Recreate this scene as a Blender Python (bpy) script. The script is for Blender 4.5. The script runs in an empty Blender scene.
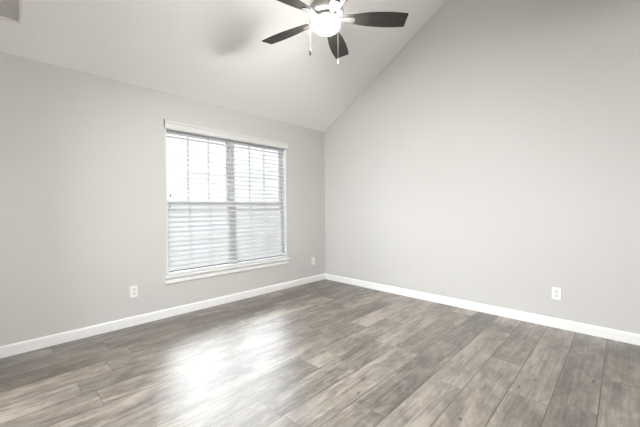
import bpy, bmesh, math, random
from mathutils import Vector, Matrix
C = bpy.context.scene
R = math.radians
random.seed(11)

# ------------------------------------------------------------------ camera
YAW, PITCH, ROLL = 0.7986, -0.0169, -0.0063
fw = Vector((math.sin(YAW)*math.cos(PITCH), math.cos(YAW)*math.cos(PITCH), math.sin(PITCH)))
r0 = Vector((math.cos(YAW), -math.sin(YAW), 0))
u0 = r0.cross(fw)
rt = math.cos(ROLL)*r0 + math.sin(ROLL)*u0
up = -math.sin(ROLL)*r0 + math.cos(ROLL)*u0
cd = bpy.data.cameras.new('camera')
cd.sensor_width = 36.0
cd.lens = 311.35/640*36
cd.clip_start = 0.02
cam = bpy.data.objects.new('camera', cd)
C.collection.objects.link(cam)
M = Matrix((rt, up, -fw)).transposed().to_4x4()
M.translation = (-3.7709, -3.5595, 1.1797)
cam.matrix_world = M
C.camera = cam

# ------------------------------------------------------------------ light
WORLD = 13.0
LAMP = 360.0
EXPOSURE = 0.15
FILL_SIDE = 270.0
FILL_BACK = 88.0
GROUND = 0.70       # pale ground outside
HORIZON = 1.3      # hazy ground and horizon outside, far dimmer than the sky above
w = bpy.data.worlds.new('overcast_sky')
C.world = w
w.use_nodes = True
bg = w.node_tree.nodes['Background']
wn = w.node_tree
wtc = wn.nodes.new('ShaderNodeTexCoord'); wsx = wn.nodes.new('ShaderNodeSeparateXYZ'); wcr = wn.nodes.new('ShaderNodeValToRGB'); wmr = wn.nodes.new('ShaderNodeMapRange')
wn.links.new(wtc.outputs['Generated'], wsx.inputs[0]); wn.links.new(wsx.outputs['Z'], wmr.inputs['Value']); wn.links.new(wmr.outputs[0], wcr.inputs[0]); wn.links.new(wcr.outputs[0], bg.inputs['Color'])
wmr.inputs['From Min'].default_value = -1.0
ce = wcr.color_ramp.elements
ce[0].position = 0.605; ce[0].color = (HORIZON/WORLD*0.97, HORIZON/WORLD*0.99, HORIZON/WORLD, 1)
ce[1].position = 0.685; ce[1].color = (0.93, 0.97, 1.0, 1)
e = ce.new(0.512); e.color = (HORIZON/WORLD*0.97, HORIZON/WORLD*0.99, HORIZON/WORLD, 1)
e = ce.new(0.495); e.color = (GROUND/WORLD*0.95, GROUND/WORLD*0.98, GROUND/WORLD, 1)
bg.inputs['Strength'].default_value = WORLD
def portal(name, loc, rot, sx, sy):
    d = bpy.data.lights.new(name, 'AREA')
    d.shape = 'RECTANGLE'; d.size = sx; d.size_y = sy
    d.cycles.is_portal = True
    o = bpy.data.objects.new(name, d)
    C.collection.objects.link(o)
    o.location = loc; o.rotation_euler = rot
portal('window_daylight', (-1.667, 0.155, 1.245), (R(-90), 0, 0), 1.76, 1.72)
BX0, BX1, BZ0, BZ1 = -3.5, -0.95, 0.0, 2.1             # unseen opening, added for fill light, in the wall beside the camera (along y)
KX0, KX1, KZ0, KZ1 = -4.15, -2.2, 0.0, 2.1              # second opening added for fill light, in the wall behind the camera
hd = bpy.data.lights.new('side_fill_light', 'AREA')      # fill light added out of view, shining in through the side opening
hd.shape = 'RECTANGLE'; hd.size = 2.4; hd.size_y = 1.1
hd.energy = FILL_SIDE
hd.color = (0.95, 0.98, 1.0)
ho = bpy.data.objects.new('side_fill_light', hd)
C.collection.objects.link(ho)
ho.location = (-6.58, -2.1, 2.05)
ho.rotation_euler = (R(90), 0, R(-90))
dd = bpy.data.lights.new('back_fill_light', 'AREA')        # weaker fill light added out of view beyond the back opening
dd.shape = 'RECTANGLE'; dd.size = 2.0; dd.size_y = 1.0
dd.energy = FILL_BACK
dd.color = (0.95, 0.98, 1.0)
do = bpy.data.objects.new('back_fill_light', dd)
C.collection.objects.link(do)
do.location = (-3.3, -6.58, 2.1)
do.rotation_euler = (R(90), 0, 0)
vs = C.view_settings
vs.view_transform = 'Standard'
vs.look = 'None'
vs.gamma = 1.0
vs.use_curve_mapping = False
vs.exposure = EXPOSURE
C.cycles.use_denoising = True
C.cycles.max_bounces = 12
C.cycles.diffuse_bounces = 8
C.cycles.transparent_max_bounces = 16
C.cycles.sample_clamp_indirect = 8.0
C.cycles.caustics_reflective = False

# ------------------------------------------------------------------ helpers
def link(o):
    C.collection.objects.link(o)
    return o
def obj(name, bm, mat, parent=None, smooth=False, bevel=0.0):
    me = bpy.data.meshes.new(name)
    bmesh.ops.recalc_face_normals(bm, faces=bm.faces[:])
    bm.to_mesh(me); bm.free()
    me.materials.append(mat)
    if smooth:
        for p in me.polygons:
            p.use_smooth = True
    o = bpy.data.objects.new(name, me)
    link(o)
    if parent: o.parent = parent
    if bevel:
        b = o.modifiers.new('bevel', 'BEVEL')
        b.width = bevel; b.segments = 2; b.limit_method = 'ANGLE'; b.angle_limit = R(40)
    return o
def thing(name, label, cat, loc=(0, 0, 0), group=None):
    o = bpy.data.objects.new(name, None)
    o.empty_display_size = 0.1
    link(o); o.location = loc
    o['label'] = label; o['category'] = cat
    if group: o['group'] = group
    return o
def struct(o):
    o['kind'] = 'structure'
    return o
def box(bm, x0, x1, y0, y1, z0, z1, mtx=None):
    co = [(x, y, z) for x in (x0, x1) for y in (y0, y1) for z in (z0, z1)]
    v = [bm.verts.new(mtx @ Vector(c) if mtx else c) for c in co]
    for f in ((0, 1, 3, 2), (4, 6, 7, 5), (0, 4, 5, 1), (2, 3, 7, 6), (0, 2, 6, 4), (1, 5, 7, 3)):
        bm.faces.new([v[i] for i in f])
def prism(bm, pts, axis, a, b):
    """extrude a closed 2-D outline along an axis; axis 'x': pts are (y,z); axis 'y': pts are (x,z); 'z': (x,y)"""
    def mk(p, t):
        return {'x': (t, p[0], p[1]), 'y': (p[0], t, p[1]), 'z': (p[0], p[1], t)}[axis]
    A = [bm.verts.new(mk(p, a)) for p in pts]
    B = [bm.verts.new(mk(p, b)) for p in pts]
    bm.faces.new(A); bm.faces.new(B[::-1])
    n = len(pts)
    for i in range(n):
        bm.faces.new((A[i], B[i], B[(i+1) % n], A[(i+1) % n]))
def lathe(bm, prof, seg=40, c=(0, 0, 0)):
    rings = []
    for (r, z) in prof:
        if r < 1e-6:
            rings.append([bm.verts.new((c[0], c[1], c[2]+z))])
        else:
            rings.append([bm.verts.new((c[0]+r*math.cos(2*math.pi*k/seg), c[1]+r*math.sin(2*math.pi*k/seg), c[2]+z)) for k in range(seg)])
    for a, b in zip(rings, rings[1:]):
        for k in range(seg):
            k2 = (k+1) % seg
            if len(a) == 1 and len(b) == 1: continue
            if len(a) == 1: bm.faces.new((a[0], b[k], b[k2]))
            elif len(b) == 1: bm.faces.new((a[k], b[0], a[k2]))
            else: bm.faces.new((a[k], b[k], b[k2], a[k2]))
    for ring, flip in ((rings[0], 1), (rings[-1], 0)):
        if len(ring) > 2: bm.faces.new(ring[::-1] if flip else ring)
def tube(bm, pts, rad, seg=8):
    rings = []
    pts = [Vector(p) for p in pts]
    for i, p in enumerate(pts):
        d = (pts[min(i+1, len(pts)-1)] - pts[max(i-1, 0)]).normalized()
        a = Vector((1, 0, 0)) if abs(d.x) < .8 else Vector((0, 1, 0))
        e1 = d.cross(a).normalized(); e2 = d.cross(e1)
        rings.append([bm.verts.new(p + rad*(math.cos(2*math.pi*k/seg)*e1 + math.sin(2*math.pi*k/seg)*e2)) for k in range(seg)])
    for a, b in zip(rings, rings[1:]):
        for k in range(seg):
            bm.faces.new((a[k], b[k], b[(k+1) % seg], a[(k+1) % seg]))
    bm.faces.new(rings[0][::-1]); bm.faces.new(rings[-1])

# ------------------------------------------------------------------ materials
def mat(name, col, rough=0.5, metal=0.0, spec=0.5):
    m = bpy.data.materials.new(name)
    m.use_nodes = True
    b = m.node_tree.nodes['Principled BSDF']
    b.inputs['Base Color'].default_value = (*col, 1)
    b.inputs['Roughness'].default_value = rough
    b.inputs['Metallic'].default_value = metal
    b.inputs['Specular IOR Level'].default_value = spec
    return m
def N(m, t, **kw):
    n = m.node_tree.nodes.new(t)
    for k, v in kw.items(): setattr(n, k, v)
    return n
def L(m, a, b): m.node_tree.links.new(a, b)
def math_n(m, op, a, b=None, c=None):
    n = N(m, 'ShaderNodeMath', operation=op)
    for i, x in enumerate((a, b, c)):
        if x is None: continue
        if isinstance(x, (int, float)): n.inputs[i].default_value = x
        else: L(m, x, n.inputs[i])
    return n.outputs[0]
def bumpy(m, scale, strength, dist=0.002, detail=3):
    tc = N(m, 'ShaderNodeTexCoord')
    no = N(m, 'ShaderNodeTexNoise')
    no.inputs['Scale'].default_value = scale
    no.inputs['Detail'].default_value = detail
    L(m, tc.outputs['Object'], no.inputs['Vector'])
    bp = N(m, 'ShaderNodeBump')
    bp.inputs['Strength'].default_value = strength
    bp.inputs['Distance'].default_value = dist
    L(m, no.outputs['Fac'], bp.inputs['Height'])
    L(m, bp.outputs['Normal'], m.node_tree.nodes['Principled BSDF'].inputs['Normal'])
    return m
wall_m = bumpy(mat('greige_wall_paint', (0.595, 0.584, 0.566), 0.55, spec=0.4), 140, 0.15)
ceil_m = bumpy(mat('white_ceiling_paint', (0.89, 0.895, 0.89), 0.8, spec=0.2), 45, 0.35, 0.004)
trim_m = mat('white_trim_paint', (0.86, 0.86, 0.85), 0.35)
vinyl_m = mat('white_vinyl', (0.80, 0.81, 0.81), 0.4)
slat_m = mat('white_blind', (0.66, 0.665, 0.67), 0.45)
valance_m = mat('white_valance', (0.70, 0.695, 0.685), 0.45)
cord_m = mat('white_cord', (0.75, 0.75, 0.74), 0.8)
tassel_m = mat('grey_tassel', (0.07, 0.07, 0.07), 0.5)
plate_m = mat('white_outlet_plastic', (0.86, 0.86, 0.84), 0.35)
recept_m = mat('outlet_receptacle', (0.74, 0.735, 0.72), 0.35)
slot_m = mat('dark_slot', (0.25, 0.25, 0.24), 0.6)
steel_m = mat('screw_steel', (0.6, 0.6, 0.6), 0.35, 0.9)
nickel_m = mat('brushed_nickel', (0.72, 0.71, 0.69), 0.38, 0.55)
chain_m = mat('chain_steel', (0.12, 0.12, 0.115), 0.5, 0.3)
iron_m = mat('blade_iron_nickel', (0.13, 0.127, 0.12), 0.5, 0.4)
dark_m = mat('dark_metal', (0.05, 0.045, 0.04), 0.4, 0.6)
vent_m = mat('vent_enamel', (0.78, 0.775, 0.76), 0.6)

blade_m = mat('espresso_wood_blade', (0.03, 0.026, 0.024), 0.5, spec=0.3)
tc = N(blade_m, 'ShaderNodeTexCoord'); mp = N(blade_m, 'ShaderNodeMapping')
mp.inputs['Scale'].default_value = (4, 70, 10)
L(blade_m, tc.outputs['Object'], mp.inputs['Vector'])
no = N(blade_m, 'ShaderNodeTexNoise'); no.inputs['Scale'].default_value = 1.6; no.inputs['Detail'].default_value = 5
L(blade_m, mp.outputs[0], no.inputs['Vector'])
cr = N(blade_m, 'ShaderNodeValToRGB')
cr.color_ramp.elements[0].position = 0.3; cr.color_ramp.elements[0].color = (0.016, 0.014, 0.0125, 1)
cr.color_ramp.elements[1].position = 0.75; cr.color_ramp.elements[1].color = (0.055, 0.049, 0.045, 1)
L(blade_m, no.outputs['Fac'], cr.inputs[0])
L(blade_m, cr.outputs[0], blade_m.node_tree.nodes['Principled BSDF'].inputs['Base Color'])

bulb_m = mat('lit_bulb', (0.9, 0.9, 0.88), 0.3)
b = bulb_m.node_tree.nodes['Principled BSDF']
b.inputs['Emission Color'].default_value = (1.0, 0.995, 0.98, 1)
b.inputs['Emission Strength'].default_value = LAMP
glow_m = bpy.data.materials.new('lit_frosted_glass')
glow_m.use_nodes = True
nt = glow_m.node_tree; nt.nodes.remove(nt.nodes['Principled BSDF'])
tr = nt.nodes.new('ShaderNodeBsdfTransparent'); tr.inputs[0].default_value = (0.97, 0.97, 0.96, 1)
em = nt.nodes.new('ShaderNodeEmission'); em.inputs[0].default_value = (1.0, 0.995, 0.98, 1); em.inputs[1].default_value = 5.0
mx = nt.nodes.new('ShaderNodeMixShader'); mx.inputs[0].default_value = 0.4
nt.links.new(tr.outputs[0], mx.inputs[1]); nt.links.new(em.outputs[0], mx.inputs[2])
nt.links.new(mx.outputs[0], nt.nodes['Material Output'].inputs['Surface'])

glass_m = bpy.data.materials.new('window_glass')
glass_m.use_nodes = True
nt = glass_m.node_tree; nt.nodes.remove(nt.nodes['Principled BSDF'])
tr = nt.nodes.new('ShaderNodeBsdfTransparent'); tr.inputs[0].default_value = (0.96, 0.97, 0.97, 1)
gl = nt.nodes.new('ShaderNodeBsdfGlossy'); gl.inputs['Roughness'].default_value = 0.02
fr = nt.nodes.new('ShaderNodeFresnel'); fr.inputs[0].default_value = 1.3
mx = nt.nodes.new('ShaderNodeMixShader')
nt.links.new(fr.outputs[0], mx.inputs[0]); nt.links.new(tr.outputs[0], mx.inputs[1]); nt.links.new(gl.outputs[0], mx.inputs[2])
nt.links.new(mx.outputs[0], nt.nodes['Material Output'].inputs['Surface'])

# floor planks: attributes on every plank face give its own tone and grain
floor_m = mat('grey_oak_vinyl_plank', (0.3, 0.27, 0.25), 0.4)
def build_floor_material(m):
    P = m.node_tree.nodes['Principled BSDF']
    a = N(m, 'ShaderNodeAttribute', attribute_name='plank')      # x along, y across (metres), z random
    e = N(m, 'ShaderNodeAttribute', attribute_name='edge')       # x length left, y width left
    s1 = N(m, 'ShaderNodeSeparateXYZ'); L(m, a.outputs['Vector'], s1.inputs[0])
    s2 = N(m, 'ShaderNodeSeparateXYZ'); L(m, e.outputs['Vector'], s2.inputs[0])
    along, across, rnd = s1.outputs
    off = math_n(m, 'MULTIPLY', rnd, 57.0)
    def grain(sx, sy, scale, detail, rough, dist=0.0):
        c = N(m, 'ShaderNodeCombineXYZ')
        L(m, math_n(m, 'MULTIPLY', along, sx), c.inputs[0])
        L(m, math_n(m, 'MULTIPLY', across, sy), c.inputs[1])
        L(m, off, c.inputs[2])
        n = N(m, 'ShaderNodeTexNoise')
        n.inputs['Scale'].default_value = scale; n.inputs['Detail'].default_value = detail
        n.inputs['Roughness'].default_value = rough; n.inputs['Distortion'].default_value = dist
        L(m, c.outputs[0], n.inputs['Vector'])
        return n.outputs['Fac']
    g1 = grain(2.2, 7.0, 1.0, 3, 0.55, 0.8)      # broad weathered clouds
    g2 = grain(2.5, 55.0, 1.0, 4, 0.6, 0.5)     # fine streaks
    g3 = grain(11.0, 26.0, 1.0, 5, 0.7, 0.4)     # mottling
    v = math_n(m, 'ADD', math_n(m, 'MULTIPLY', g1, 0.40), math_n(m, 'MULTIPLY', g2, 0.30))
    v = math_n(m, 'ADD', v, math_n(m, 'MULTIPLY', g3, 0.30))
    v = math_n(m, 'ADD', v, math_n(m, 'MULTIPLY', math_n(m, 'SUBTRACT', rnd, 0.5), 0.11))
    cr = N(m, 'ShaderNodeValToRGB')
    el = cr.color_ramp.elements
    el[0].position = 0.39; el[0].color = FLOOR_DARK
    el[1].position = 0.61; el[1].color = FLOOR_LIGHT
    k = el.new(0.5); k.color = FLOOR_MID
    L(m, v, cr.inputs[0])
    # warmer and cooler planks
    hue = N(m, 'ShaderNodeMix', data_type='RGBA', blend_type='MULTIPLY')
    tint = N(m, 'ShaderNodeValToRGB')
    tint.color_ramp.elements[0].color = (1.02, 0.99, 0.96, 1); tint.color_ramp.elements[1].color = (0.97, 0.975, 0.985, 1)
    L(m, math_n(m, 'FRACT', math_n(m, 'MULTIPLY', rnd, 13.7)), tint.inputs[0])
    hue.inputs['Factor'].default_value = 1.0
    L(m, cr.outputs[0], hue.inputs[6]); L(m, tint.outputs[0], hue.inputs[7])
    col = hue.outputs[2]
    # knots
    pos = N(m, 'ShaderNodeNewGeometry').outputs['Position']
    sp = N(m, 'ShaderNodeSeparateXYZ'); L(m, pos, sp.inputs[0])
    for (kx, ky, ax, ay, amt) in KNOTS:
        dx = math_n(m, 'DIVIDE', math_n(m, 'SUBTRACT', sp.outputs[0], kx), ax)
        dy = math_n(m, 'DIVIDE', math_n(m, 'SUBTRACT', sp.outputs[1], ky), ay)
        d = math_n(m, 'SQRT', math_n(m, 'ADD', math_n(m, 'MULTIPLY', dx, dx), math_n(m, 'MULTIPLY', dy, dy)))
        d = math_n(m, 'ADD', d, math_n(m, 'MULTIPLY', math_n(m, 'SUBTRACT', g3, 0.5), 2.0))
        mr = N(m, 'ShaderNodeMapRange', interpolation_type='SMOOTHSTEP')
        mr.inputs['From Min'].default_value = 0.7; mr.inputs['From Max'].default_value = 1.5
        mr.inputs['To Min'].default_value = amt; mr.inputs['To Max'].default_value = 0.0
        L(m, d, mr.inputs['Value'])
        mk = N(m, 'ShaderNodeMix', data_type='RGBA')
        L(m, mr.outputs[0], mk.inputs[0]); L(m, col, mk.inputs[6]); mk.inputs[7].default_value = (0.022, 0.018, 0.014, 1)
        col = mk.outputs[2]
    # seams
    ends = math_n(m, 'ADD', math_n(m, 'MINIMUM', along, s2.outputs[0]), 0.0014)
    dmin = math_n(m, 'MINIMUM', ends, math_n(m, 'MINIMUM', across, s2.outputs[1]))
    mr = N(m, 'ShaderNodeMapRange', interpolation_type='SMOOTHSTEP')
    mr.inputs['From Min'].default_value = 0.0015; mr.inputs['From Max'].default_value = 0.0042
    L(m, dmin, mr.inputs['Value'])
    sm = N(m, 'ShaderNodeMix', data_type='RGBA')
    L(m, mr.outputs[0], sm.inputs[0]); sm.inputs[6].default_value = (0.030, 0.025, 0.021, 1); L(m, col, sm.inputs[7])
    L(m, sm.outputs[2], P.inputs['Base Color'])
    L(m, math_n(m, 'ADD', FLOOR_ROUGH - 0.06, math_n(m, 'MULTIPLY', g2, 0.12)), P.inputs['Roughness'])
    P.inputs['Specular IOR Level'].default_value = FLOOR_SPEC
    P.inputs['IOR'].default_value = 1.75
    bp = N(m, 'ShaderNodeBump'); bp.inputs['Strength'].default_value = 0.25; bp.inputs['Distance'].default_value = 0.0012
    h = math_n(m, 'ADD', math_n(m, 'MULTIPLY', mr.outputs[0], 1.0), math_n(m, 'MULTIPLY', g2, 0.25))
    L(m, h, bp.inputs['Height']); L(m, bp.outputs['Normal'], P.inputs['Normal'])
FLOOR_DARK = (0.070, 0.056, 0.044, 1)
FLOOR_MID = (0.190, 0.160, 0.133, 1)
FLOOR_LIGHT = (0.335, 0.294, 0.25, 1)
FLOOR_ROUGH = 0.38
FLOOR_SPEC = 1.0
KNOTS = [(-2.002, -2.916, 0.0114, 0.0091, 0.85), (-2.198, -2.356, 0.0194, 0.0067, 0.85), (-1.418, -3.079, 0.0228, 0.0077, 0.85), (-0.992, -3.424, 0.0228, 0.0077, 0.85), (-1.396, -2.552, 0.0451, 0.0197, 0.45), (-3.101, -1.208, 0.0134, 0.0067, 0.95), (-0.426, -2.628, 0.0322, 0.0077, 0.45), (-0.344, -2.259, 0.0322, 0.0077, 0.45), (-3.639, -0.471, 0.1354, 0.013, 0.45), (-3.485, -0.613, 0.0581, 0.0091, 0.45), (-0.536, -3.288, 0.0129, 0.0053, 0.85), (-1.965, -2.521, 0.0129, 0.0067, 0.85), (-1.248, -3.137, 0.0129, 0.0053, 0.85)]
build_floor_material(floor_m)

# ------------------------------------------------------------------ the room
X0, Y0, EAVE, SLOPE, RIDGE = -4.35, -4.30, 2.44, 0.5995, -2.45
T = 0.14
PEAK = EAVE - SLOPE*RIDGE
BACK_SLOPE = (PEAK - EAVE)/(RIDGE - Y0)
WX0, WX1, WZ0, WZ1 = -2.508, -0.828, 0.425, 2.075      # window opening

bm = bmesh.new()
lp = bm.loops.layers.float_vector.new('plank')
le = bm.loops.layers.float_vector.new('edge')
PW = 0.2145
JO = {(-3.465): -1.43, (-3.2505): -0.30, (-3.036): -1.09, (-2.8215): -1.70, (-2.607): -2.28, (-2.3925): -2.66,
      (-2.178): -1.46, (-1.749): -2.48, (-1.5345): -2.87, (-3.6795): -0.90, (-0.4620): -3.15}
k0 = math.floor((Y0 + 3.465)/PW)
for k in range(k0, 18):
    ya = -3.465 + k*PW; yb = ya + PW
    if ya >= 0: break
    jx = None
    for key, val in JO.items():
        if abs(key - ya) < 0.05: jx = val
    if jx is None: jx = random.uniform(-2.4, -0.9)
    PL = 1.22
    js = []
    t = jx
    while t > X0 - PL: t -= PL
    while t < 0.0:
        xa, xb = max(t, X0 - 0.1), min(t + PL, 0.05)
        y1, y2 = max(ya, Y0 - 0.1), min(yb, 0.05)
        if xb > xa + 0.002:
            vv = [bm.verts.new(p) for p in ((xa, y1, 0), (xb, y1, 0), (xb, y2, 0), (xa, y2, 0))]
            f = bm.faces.new(vv)
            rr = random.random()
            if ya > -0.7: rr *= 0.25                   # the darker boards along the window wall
            for lo in f.loops:
                x, y = lo.vert.co.x, lo.vert.co.y
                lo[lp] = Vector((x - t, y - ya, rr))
                lo[le] = Vector((t + PL - x, yb - y, 0))
        t += PL
me = bpy.data.meshes.new('floor')
bmesh.ops.recalc_face_normals(bm, faces=bm.faces[:])
for f in bm.faces:
    if f.normal.z < 0: f.normal_flip()
bm.to_mesh(me); bm.free(); me.materials.append(floor_m)
struct(link(bpy.data.objects.new('floor', me)))

bm = bmesh.new()                                       # window wall
box(bm, X0-T, WX0, 0, T, -0.05, EAVE+0.1)
box(bm, WX1, T, 0, T, -0.05, EAVE+0.1)
box(bm, WX0, WX1, 0, T, -0.05, WZ0)
box(bm, WX0, WX1, 0, T, WZ1, EAVE+0.1)
struct(obj('wall_left', bm, wall_m))
def gable(name, xa, xb):
    bm = bmesh.new()
    prism(bm, [(T, -0.05), (T, EAVE+0.1-SLOPE*T), (RIDGE, PEAK+0.1), (Y0-T, EAVE+0.1-BACK_SLOPE*T), (Y0-T, -0.05)], 'x', xa, xb)
    return struct(obj(name, bm, wall_m))
gable('wall_right', 0, T)
bm = bmesh.new()
zc = lambda y: EAVE + 0.1 + (-SLOPE*y if y > RIDGE else BACK_SLOPE*(y - Y0))
prism(bm, [(T, -0.05), (T, zc(T)), (BX1, zc(BX1)), (BX1, -0.05)], 'x', X0-T, X0)
prism(bm, [(BX0, -0.05), (BX0, zc(BX0)), (Y0-T, zc(Y0-T)), (Y0-T, -0.05)], 'x', X0-T, X0)
prism(bm, [(BX1, BZ1), (BX1, zc(BX1)), (RIDGE, PEAK+0.1), (BX0, zc(BX0)), (BX0, BZ1)], 'x', X0-T, X0)
struct(obj('wall_near', bm, wall_m))
bm = bmesh.new()
box(bm, X0-T, KX0, Y0-T, Y0, -0.05, EAVE+0.1)
box(bm, KX1, T, Y0-T, Y0, -0.05, EAVE+0.1)
box(bm, KX0, KX1, Y0-T, Y0, KZ1, EAVE+0.1)
struct(obj('wall_back', bm, wall_m))
bm = bmesh.new()                                       # unseen room added behind the camera to hold the back fill light
box(bm, -4.9, -1.2, -6.75, -6.6, -0.05, 2.75)
box(bm, -1.35, -1.2, -6.6, Y0-T, -0.05, 2.75)
box(bm, -4.9, -4.75, -6.6, Y0-T, -0.05, 2.75)
struct(obj('wall_fill_back', bm, wall_m))
bm = bmesh.new()
box(bm, -4.9, -1.2, -6.75, Y0-T, 2.65, 2.75)
struct(obj('ceiling_fill_back', bm, ceil_m))
bm = bmesh.new()
box(bm, -4.75, -1.35, -6.6, Y0-0.1, -0.05, -0.002)
struct(obj('floor_fill_back', bm, mat('back_fill_floor', (0.24, 0.21, 0.185), 0.45)))
bm = bmesh.new()                                       # unseen room added around the side fill light to block the sky
box(bm, -6.75, -6.6, -4.4, -0.3, -0.05, 2.75)
box(bm, -6.6, X0-T, -4.4, -4.25, -0.05, 2.75)
box(bm, -6.6, X0-T, -0.45, -0.3, -0.05, 2.75)
struct(obj('wall_fill_side', bm, wall_m))
bm = bmesh.new()
box(bm, -6.6, X0-T, -4.25, -0.45, 2.65, 2.75)
struct(obj('ceiling_fill_side', bm, ceil_m))
bm = bmesh.new()
box(bm, -6.6, X0-0.1, -4.25, -0.45, -0.05, -0.002)
struct(obj('floor_fill_side', bm, mat('side_fill_floor', (0.24, 0.21, 0.185), 0.45)))
bm = bmesh.new()
zz = lambda y: EAVE - SLOPE*y if y > RIDGE else EAVE + BACK_SLOPE*(y - Y0)
prism(bm, [(T+.1, zz(T+.1)), (RIDGE, PEAK), (Y0-T-.1, zz(Y0-T-.1)), (Y0-T-.1, zz(Y0-T-.1)+.12), (RIDGE, PEAK+.15), (T+.1, zz(T+.1)+.12)], 'x', X0-T-.05, T+.05)
struct(obj('ceiling', bm, ceil_m))

BH, BT = 0.0925, 0.014
prof = [(0.0, 0.0), (-BT, 0.0), (-BT, BH-0.014), (-BT*0.75, BH-0.005), (-BT*0.4, BH), (0.0, BH)]
def baseboard(name, axis, a, b, at, sgn):
    bm = bmesh.new()
    prism(bm, [(at + sgn*p[0], p[1]) for p in prof], axis, a, b)
    return struct(obj(name, bm, trim_m))
baseboard('baseboard_left', 'x', X0, 0, 0, 1)
baseboard('baseboard_right', 'y', Y0, -BT, 0, 1)
baseboard('baseboard_back', 'x', KX1, -BT, Y0, -1)
baseboard('baseboard_near', 'y', BX1, -BT, X0, -1)

# ------------------------------------------------------------------ window (twin double-hung unit)
MX = -1.672                                            # centre mullion
bm = bmesh.new()
FY0, FY1 = 0.068, 0.135
box(bm, WX0, WX0+0.018, FY0, FY1, WZ0, WZ1)
box(bm, WX1-0.018, WX1, FY0, FY1, WZ0, WZ1)
box(bm, WX0+0.018, WX1-0.018, FY0, FY1, WZ0, WZ0+0.022)
box(bm, WX0+0.018, WX1-0.018, FY0, FY1, WZ1-0.016, WZ1)
box(bm, MX-0.028, MX+0.028, FY0, FY1, WZ0+0.022, WZ1-0.016)
win = struct(obj('window_1', bm, vinyl_m))
MEET = 1.245
def sash(x0, x1, z0, z1, yc, muntin_x, muntin_z, bot, top):
    bm = bmesh.new()
    s = 0.030; h = 0.014
    box(bm, x0, x0+s, yc-h, yc+h, z0, z1); box(bm, x1-s, x1, yc-h, yc+h, z0, z1)
    box(bm, x0+s, x1-s, yc-h, yc+h, z0, z0+bot); box(bm, x0+s, x1-s, yc-h, yc+h, z1-top, z1)
    sa = obj('sash', bm, vinyl_m, win)
    bm = bmesh.new()
    for mxx in muntin_x: box(bm, mxx-0.009, mxx+0.009, yc-0.006, yc+0.006, z0+bot, z1-top)
    xs = [x0+s] + list(muntin_x) + [x1-s]
    for a_, b_ in zip(xs, xs[1:]):
        aa = a_ + (0.009 if a_ in muntin_x else 0); bb = b_ - (0.009 if b_ in muntin_x else 0)
        box(bm, aa, bb, yc-0.0055, yc+0.0055, muntin_z-0.006, muntin_z+0.006)
    obj('muntin_grid', bm, vinyl_m, sa)
    bm = bmesh.new()
    box(bm, x0+s-0.004, x1-s+0.004, yc-0.0015, yc+0.0015, z0+bot-0.004, z1-top+0.004)
    obj('pane', bm, glass_m, sa)
    return sa
for (xa, xb, ms) in ((WX0+0.018, MX-0.028, (-2.218, -1.965)), (MX+0.028, WX1-0.018, (-1.379, -1.136))):
    sash(xa, xb, MEET-0.022, WZ1-0.016, 0.119, ms, 1.66, 0.034, 0.026)
    lo = sash(xa, xb, WZ0+0.022, MEET+0.016, 0.087, ms, 0.86, 0.030, 0.036)
    bm = bmesh.new()
    xm = (xa+xb)/2
    box(bm, xm-0.03, xm+0.03, 0.062, 0.073, MEET+0.004, MEET+0.014)
    obj('sash_lock', bm, vinyl_m, lo)
    bm = bmesh.new()
    box(bm, xa+0.030, xb-0.030, 0.071, 0.080, 0.4775, 0.497)  # added dark strip standing in for shade in the gap above the bottom rail
    obj('gap_shade_strip', bm, mat('gap_shade', (0.07, 0.075, 0.085), 0.7), lo)

# white jamb liner inside the opening
bm = bmesh.new()
LT = 0.010
box(bm, WX0-0.0005, WX0+LT, 0.0005, 0.0675, WZ0+0.022, WZ1)
box(bm, WX1-LT, WX1+0.0005, 0.0005, 0.0675, WZ0+0.022, WZ1)
box(bm, WX0+LT, WX1-LT, 0.0005, 0.0675, WZ1-0.002, WZ1+0.0005)
struct(obj('trim_2', bm, trim_m))

# sill: stool with a rounded nose, cove and apron
bm = bmesh.new()
pf = [(0.066, 0.425), (0.066, 0.447), (-0.040, 0.447), (-0.046, 0.443), (-0.047, 0.436), (-0.044, 0.431), (-0.030, 0.424),
      (-0.022, 0.414), (-0.019, 0.404), (-0.022, 0.400), (-0.022, 0.372), (-0.018, 0.367), (0.0, 0.367), (0.0, 0.425)]
prism(bm, pf, 'x', WX0+0.0005, WX1-0.0005)
sidep = [p for p in pf if p[0] <= 0.0] + [(0.0, 0.447)]
prism(bm, [(0.0, 0.447)] + pf[2:13], 'x', -2.536, WX0+0.0005)
prism(bm, [(0.0, 0.447)] + pf[2:13], 'x', WX1-0.0005, -0.815)
struct(obj('trim_1', bm, trim_m))

# ------------------------------------------------------------------ blind
bl = thing('window_blind', 'wide white horizontal slat blind with open slats covering the window', 'blind', (-1.668, 0.035, 2.07))
def atb(bm_name, bm, m, parent=None, **kw):
    """parts of the blind are built in room coordinates and hung on the blind's own origin"""
    base = bl.location if parent is None else Vector((0, 0, 0))
    if True:
        bmesh.ops.translate(bm, verts=bm.verts[:], vec=-Vector(bl.location))
    return obj(bm_name, bm, m, parent or bl, **kw)
SLAT_TILT = 26
SX0, SX1 = WX0+0.013, WX1-0.014
SY, SW, TILT, PITCHZ = 0.030, 0.065, R(SLAT_TILT), 0.05414
bm = bmesh.new()
box(bm, SX0, SX1, 0.004, 0.056, 2.047, WZ1-0.003)
atb('headrail', bm, slat_m)
bm = bmesh.new()                                       # valance: stepped moulding on the room side with end returns
VX0, VX1 = -2.520, -0.806
prism(bm, [(-0.006, 2.052), (-0.020, 2.052), (-0.024, 2.058), (-0.024, 2.108), (-0.029, 2.114), (-0.031, 2.134), (-0.026, 2.139), (-0.006, 2.139)], 'x', VX0, VX1)
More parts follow.
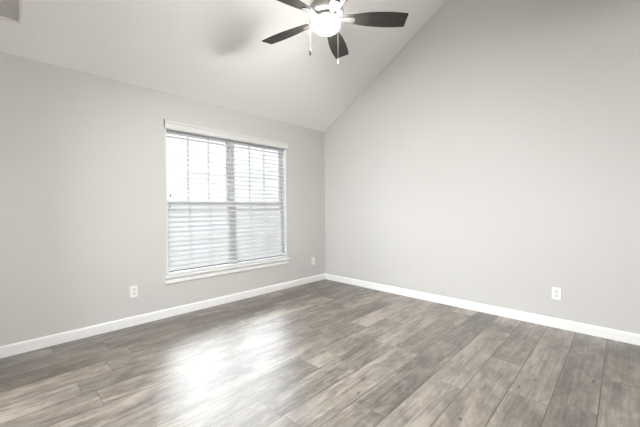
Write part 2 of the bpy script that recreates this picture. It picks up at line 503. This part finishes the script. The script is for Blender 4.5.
box(bm, VX0, VX0+0.01, -0.006, 0.0, 2.052, 2.139)
box(bm, VX1-0.01, VX1, -0.006, 0.0, 2.052, 2.139)
va = atb('valance', bm, valance_m)
bm = bmesh.new()                                       # dark sliver drawing the shaded gap at the valance's left end
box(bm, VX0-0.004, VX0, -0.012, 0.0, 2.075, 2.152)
cl = atb('end_gap_shade', bm, tassel_m, va)
bm = bmesh.new()
zs = []
z = 2.032
while z > 0.50:
    zs.append(z); z -= PITCHZ
for z in zs:
    prev = None
    cols = []
    for s in (-0.5, -0.25, 0.0, 0.25, 0.5):
        crown = 0.0022*(1 - (2*s)**2)
        y = SY + s*SW*math.cos(TILT) - crown*math.sin(TILT)
        zc = z + s*SW*math.sin(TILT) + crown*math.cos(TILT)
        cols.append((y, zc))
    prism(bm, [(y, zc+0.002) for y, zc in cols] + [(y, zc-0.002) for y, zc in cols[::-1]], 'x', SX0, SX1)
sl = atb('slat_bank', bm, slat_m)
RAIL_T = zs[-1] - 0.036
bm = bmesh.new()
box(bm, SX0, SX1, 0.000, 0.052, 0.449, 0.480)
rail = atb('bottom_rail', bm, slat_m, bevel=0.003)
for px in (-2.29, -1.668, -0.93):
    bm = bmesh.new()
    bmesh.ops.create_cone(bm, cap_ends=True, segments=16, radius1=0.009, radius2=0.008, depth=0.004,
                          matrix=Matrix.Translation((px, -0.002, 0.464)) @ Matrix.Rotation(R(90), 4, 'X') @ Matrix.Diagonal((3.2, 0.6, 1, 1)))
    c = atb('cord_plug', bm, recept_m, rail)
for lx in (-2.36, -1.94, -1.41, -0.99):
    bm = bmesh.new()
    for yy in (SY-SW/2*math.cos(TILT)-0.001, SY+SW/2*math.cos(TILT)+0.001):
        tube(bm, [(lx, yy, 2.048), (lx, yy, 0.479)], 0.0009, 6)
    atb('ladder_cord', bm, cord_m)
for (lx, zb) in ((-2.468, 1.335), (-2.476, 1.215)):
    bm = bmesh.new()
    tube(bm, [(lx, -0.012, 2.048), (lx, -0.013, 1.7), (lx, -0.012, zb+0.012)], 0.0011, 6)
    tcd = atb('tilt_cord', bm, cord_m)
    bm = bmesh.new()
    lathe(bm, [(0.0, 0.016), (0.003, 0.016), (0.006, -0.008), (0.0065, -0.014), (0.004, -0.017), (0.0, -0.017)], 14, (lx, -0.012, zb))
    atb('tassel', bm, tassel_m, tcd, smooth=True)

# ------------------------------------------------------------------ outlets
def outlet(label, loc, rotz):
    t = thing('wall_outlet', label, 'outlet', loc, 'duplex outlets above the baseboards')
    t.rotation_euler = (0, 0, rotz)                    # local -y faces the room
    bm = bmesh.new()
    box(bm, -0.037, 0.037, -0.006, 0.0, -0.059, 0.059)
    pl = obj('cover_plate', bm, plate_m, t, bevel=0.003)
    for sz in (0.0215, -0.0215):
        bm = bmesh.new()
        pts = []
        for k in range(28):
            a = 2*math.pi*k/28
            pts.append((0.0172*math.cos(a), max(-0.0140, min(0.0140, 0.0172*math.sin(a))) + sz))
        prism(bm, pts, 'y', -0.0085, -0.0055)
        rc = obj('receptacle', bm, recept_m, t)
        bm = bmesh.new()
        box(bm, -0.0075, -0.0053, -0.0088, -0.0082, sz-0.001, sz+0.008)
        box(bm, 0.0053, 0.0075, -0.0088, -0.0082, sz-0.0005, sz+0.0075)
        bmesh.ops.create_cone(bm, cap_ends=True, segments=14, radius1=0.0026, radius2=0.0026, depth=0.0006,
                              matrix=Matrix.Translation((0, -0.0085, sz-0.0075)) @ Matrix.Rotation(R(90), 4, 'X'))
        obj('slot', bm, slot_m, rc)
    bm = bmesh.new()
    bmesh.ops.create_cone(bm, cap_ends=True, segments=14, radius1=0.0035, radius2=0.003, depth=0.0014,
                          matrix=Matrix.Translation((0, -0.0064, 0)) @ Matrix.Rotation(R(90), 4, 'X'))
    obj('screw', bm, steel_m, t)
    return t
outlet('white duplex outlet left of the window on the grey wall above the baseboard', (-2.835, 0, 0.345), 0)
outlet('white duplex outlet between the window and the corner of the room', (-0.284, 0, 0.334), 0)
outlet('white duplex outlet on the large windowless wall under the sloping ceiling', (0, -3.10, 0.334), R(-90))

# ------------------------------------------------------------------ ceiling vent, on the slope near the left end
SA = math.atan(SLOPE)
vt = thing('ceiling_vent', 'white louvred air vent on the sloping ceiling above the window wall', 'vent', (-3.80, -0.405, EAVE + SLOPE*0.405))
vt.rotation_euler = (-SA, 0, 0)                        # local z is the ceiling's outward normal, local y runs down the slope
bm = bmesh.new()
VW, VL, VB = 0.1635, 0.165, 0.014
for (xa, xb, ya, yb) in ((-VW, VW, -VL, -VL+VB), (-VW, VW, VL-VB, VL), (-VW, -VW+VB, -VL+VB, VL-VB), (VW-VB, VW, -VL+VB, VL-VB)):
    box(bm, xa, xb, ya, yb, -0.010, 0.0)
obj('vent_frame', bm, vent_m, vt)
bm = bmesh.new()
n = 16
for k in range(n):
    y = -VL+VB + (k+0.5)*(2*VL-2*VB)/n
    mm = Matrix.Translation((0, y, -0.005)) @ Matrix.Rotation(R(38), 4, 'X')
    box(bm, -VW+VB, VW-VB, -0.0085, 0.0085, -0.0006, 0.0006, mm)
obj('louvre', bm, vent_m, vt)
bm = bmesh.new()
box(bm, -VW+VB, VW-VB, -VL+VB, VL-VB, -0.0008, 0.0)
obj('duct_opening', bm, mat('vent_shadow_grey', (0.62, 0.615, 0.605), 0.8), vt)

# ------------------------------------------------------------------ ceiling fan
FX, FY, FZ = -1.889, -1.813, 2.727
CZ = EAVE - SLOPE*FY
fan = thing('ceiling_fan', 'ceiling fan with five dark wooden blades and a lit frosted glass bowl', 'fan', (FX, FY, CZ))
def fob(name, bm, m, parent=None, **kw):
    bmesh.ops.translate(bm, verts=bm.verts[:], vec=Vector((0, 0, FZ-CZ)))
    return obj(name, bm, m, parent or fan, **kw)
D = CZ - FZ                                            # ceiling height over the blade plane
bm = bmesh.new()                                       # canopy tilted to the slope
lathe(bm, [(0.0, 0.0), (0.075, 0.0), (0.075, -0.012), (0.066, -0.04), (0.045, -0.062), (0.02, -0.068), (0.0, -0.068)], 36)
bmesh.ops.rotate(bm, verts=bm.verts[:], cent=(0, 0, 0), matrix=Matrix.Rotation(-SA, 3, 'X'))
bmesh.ops.translate(bm, verts=bm.verts[:], vec=(0, 0, D))
fob('canopy', bm, nickel_m, smooth=True)
bm = bmesh.new()
lathe(bm, [(0.0, 0.13), (0.0125, 0.13), (0.0125, D-0.04), (0.0, D-0.04)], 20)
fob('downrod', bm, nickel_m, smooth=True)
bm = bmesh.new()
lathe(bm, [(0.0, 0.16), (0.026, 0.16), (0.03, 0.125), (0.055, 0.118), (0.105, 0.105), (0.135, 0.085), (0.142, 0.06), (0.140, 0.035),
           (0.125, 0.018), (0.095, 0.010), (0.0, 0.010)], 48)
fob('motor_housing', bm, nickel_m, smooth=True)
bm = bmesh.new()                                       # switch housing and light fitter under the blades
lathe(bm, [(0.0, 0.010), (0.085, 0.010), (0.100, -0.004), (0.104, -0.016), (0.098, -0.030), (0.0, -0.030)], 48)
fit = fob('light_fitter', bm, nickel_m, smooth=True)
bm = bmesh.new()
lathe(bm, [(0.097, -0.0301), (0.108, -0.034), (0.116, -0.042), (0.115, -0.060), (0.104, -0.082), (0.084, -0.101), (0.056, -0.114), (0.025, -0.1205), (0.0, -0.122)], 48)
bowl = fob('glass_bowl', bm, glow_m, smooth=True)
bm = bmesh.new()
lathe(bm, [(0.0, -0.034), (0.07, -0.035), (0.094, -0.039), (0.106, -0.048), (0.104, -0.060), (0.094, -0.078), (0.074, -0.096), (0.048, -0.107), (0.02, -0.112), (0.0, -0.113)], 32)
fob('bulb', bm, bulb_m, bowl, smooth=True)
PH, BPITCH = 5.5294, R(-12.4)
def blade_outline():
    # half widths along the radius: narrow root, fullest past the middle, square-cut tip
    st = [(0.165, 0.040), (0.20, 0.046), (0.26, 0.056), (0.34, 0.069), (0.42, 0.0755), (0.50, 0.0775), (0.57, 0.0755), (0.62, 0.0715), (0.652, 0.0685)]
    a = [(r_, -h_) for r_, h_ in st]; b_ = [(r_, h_) for r_, h_ in st]
    return a + [(0.6605, -0.064), (0.6605, 0.064)] + b_[::-1]
for i in range(5):
    ang = PH + i*R(72)
    m4 = Matrix.Rotation(ang, 4, 'Z') @ Matrix.Rotation(BPITCH, 4, 'X')
    bm = bmesh.new()
    prism(bm, blade_outline(), 'z', -0.003, 0.003)
    bd = obj('blade', bm, blade_m, fan, bevel=0.002)
    bd.matrix_local = Matrix.Translation((0, 0, FZ-CZ)) @ m4
    bm = bmesh.new()                                   # blade iron: arm from the motor and a medallion screwed under the blade
    iron = [(0.185, -0.022), (0.215, -0.026), (0.232, -0.018), (0.236, 0.0), (0.232, 0.018), (0.215, 0.026), (0.185, 0.022), (0.15, 0.013),
            (0.10, 0.016), (0.10, -0.016), (0.15, -0.013)]
    prism(bm, iron, 'z', -0.0085, -0.0031)
    ir = obj('blade_iron', bm, iron_m, bd, bevel=0.0015)
for (lat, toward, zend, m_c, m_f, fl, rad) in ((-0.130, 0.0, 2.430, chain_m, dark_m, 0.055, 0.0009), (0.086, 0.088, 2.310, cord_m, trim_m, 0.036, 0.0012)):
    ex = 0.698*lat - 0.716*toward; ey = -0.716*lat - 0.698*toward
    ze = zend - FZ
    bm = bmesh.new()
    tube(bm, [(ex*0.72, ey*0.72, -0.016), (ex*0.86, ey*0.86, -0.017), (ex*1.0, ey*1.0, -0.022), (ex*1.03, ey*1.03, -0.05), (ex*1.03, ey*1.03, ze+fl*0.95)], rad, 8)
    ch = fob('pull_chain', bm, m_c)
    bm = bmesh.new()
    lathe(bm, [(0.0, fl), (0.003, fl), (0.0055, fl*0.6), (0.0062, 0.004), (0.004, 0.0), (0.0, 0.0)], 14, (ex*1.03, ey*1.03, ze))
    fob('chain_fob', bm, m_f, ch, smooth=True)
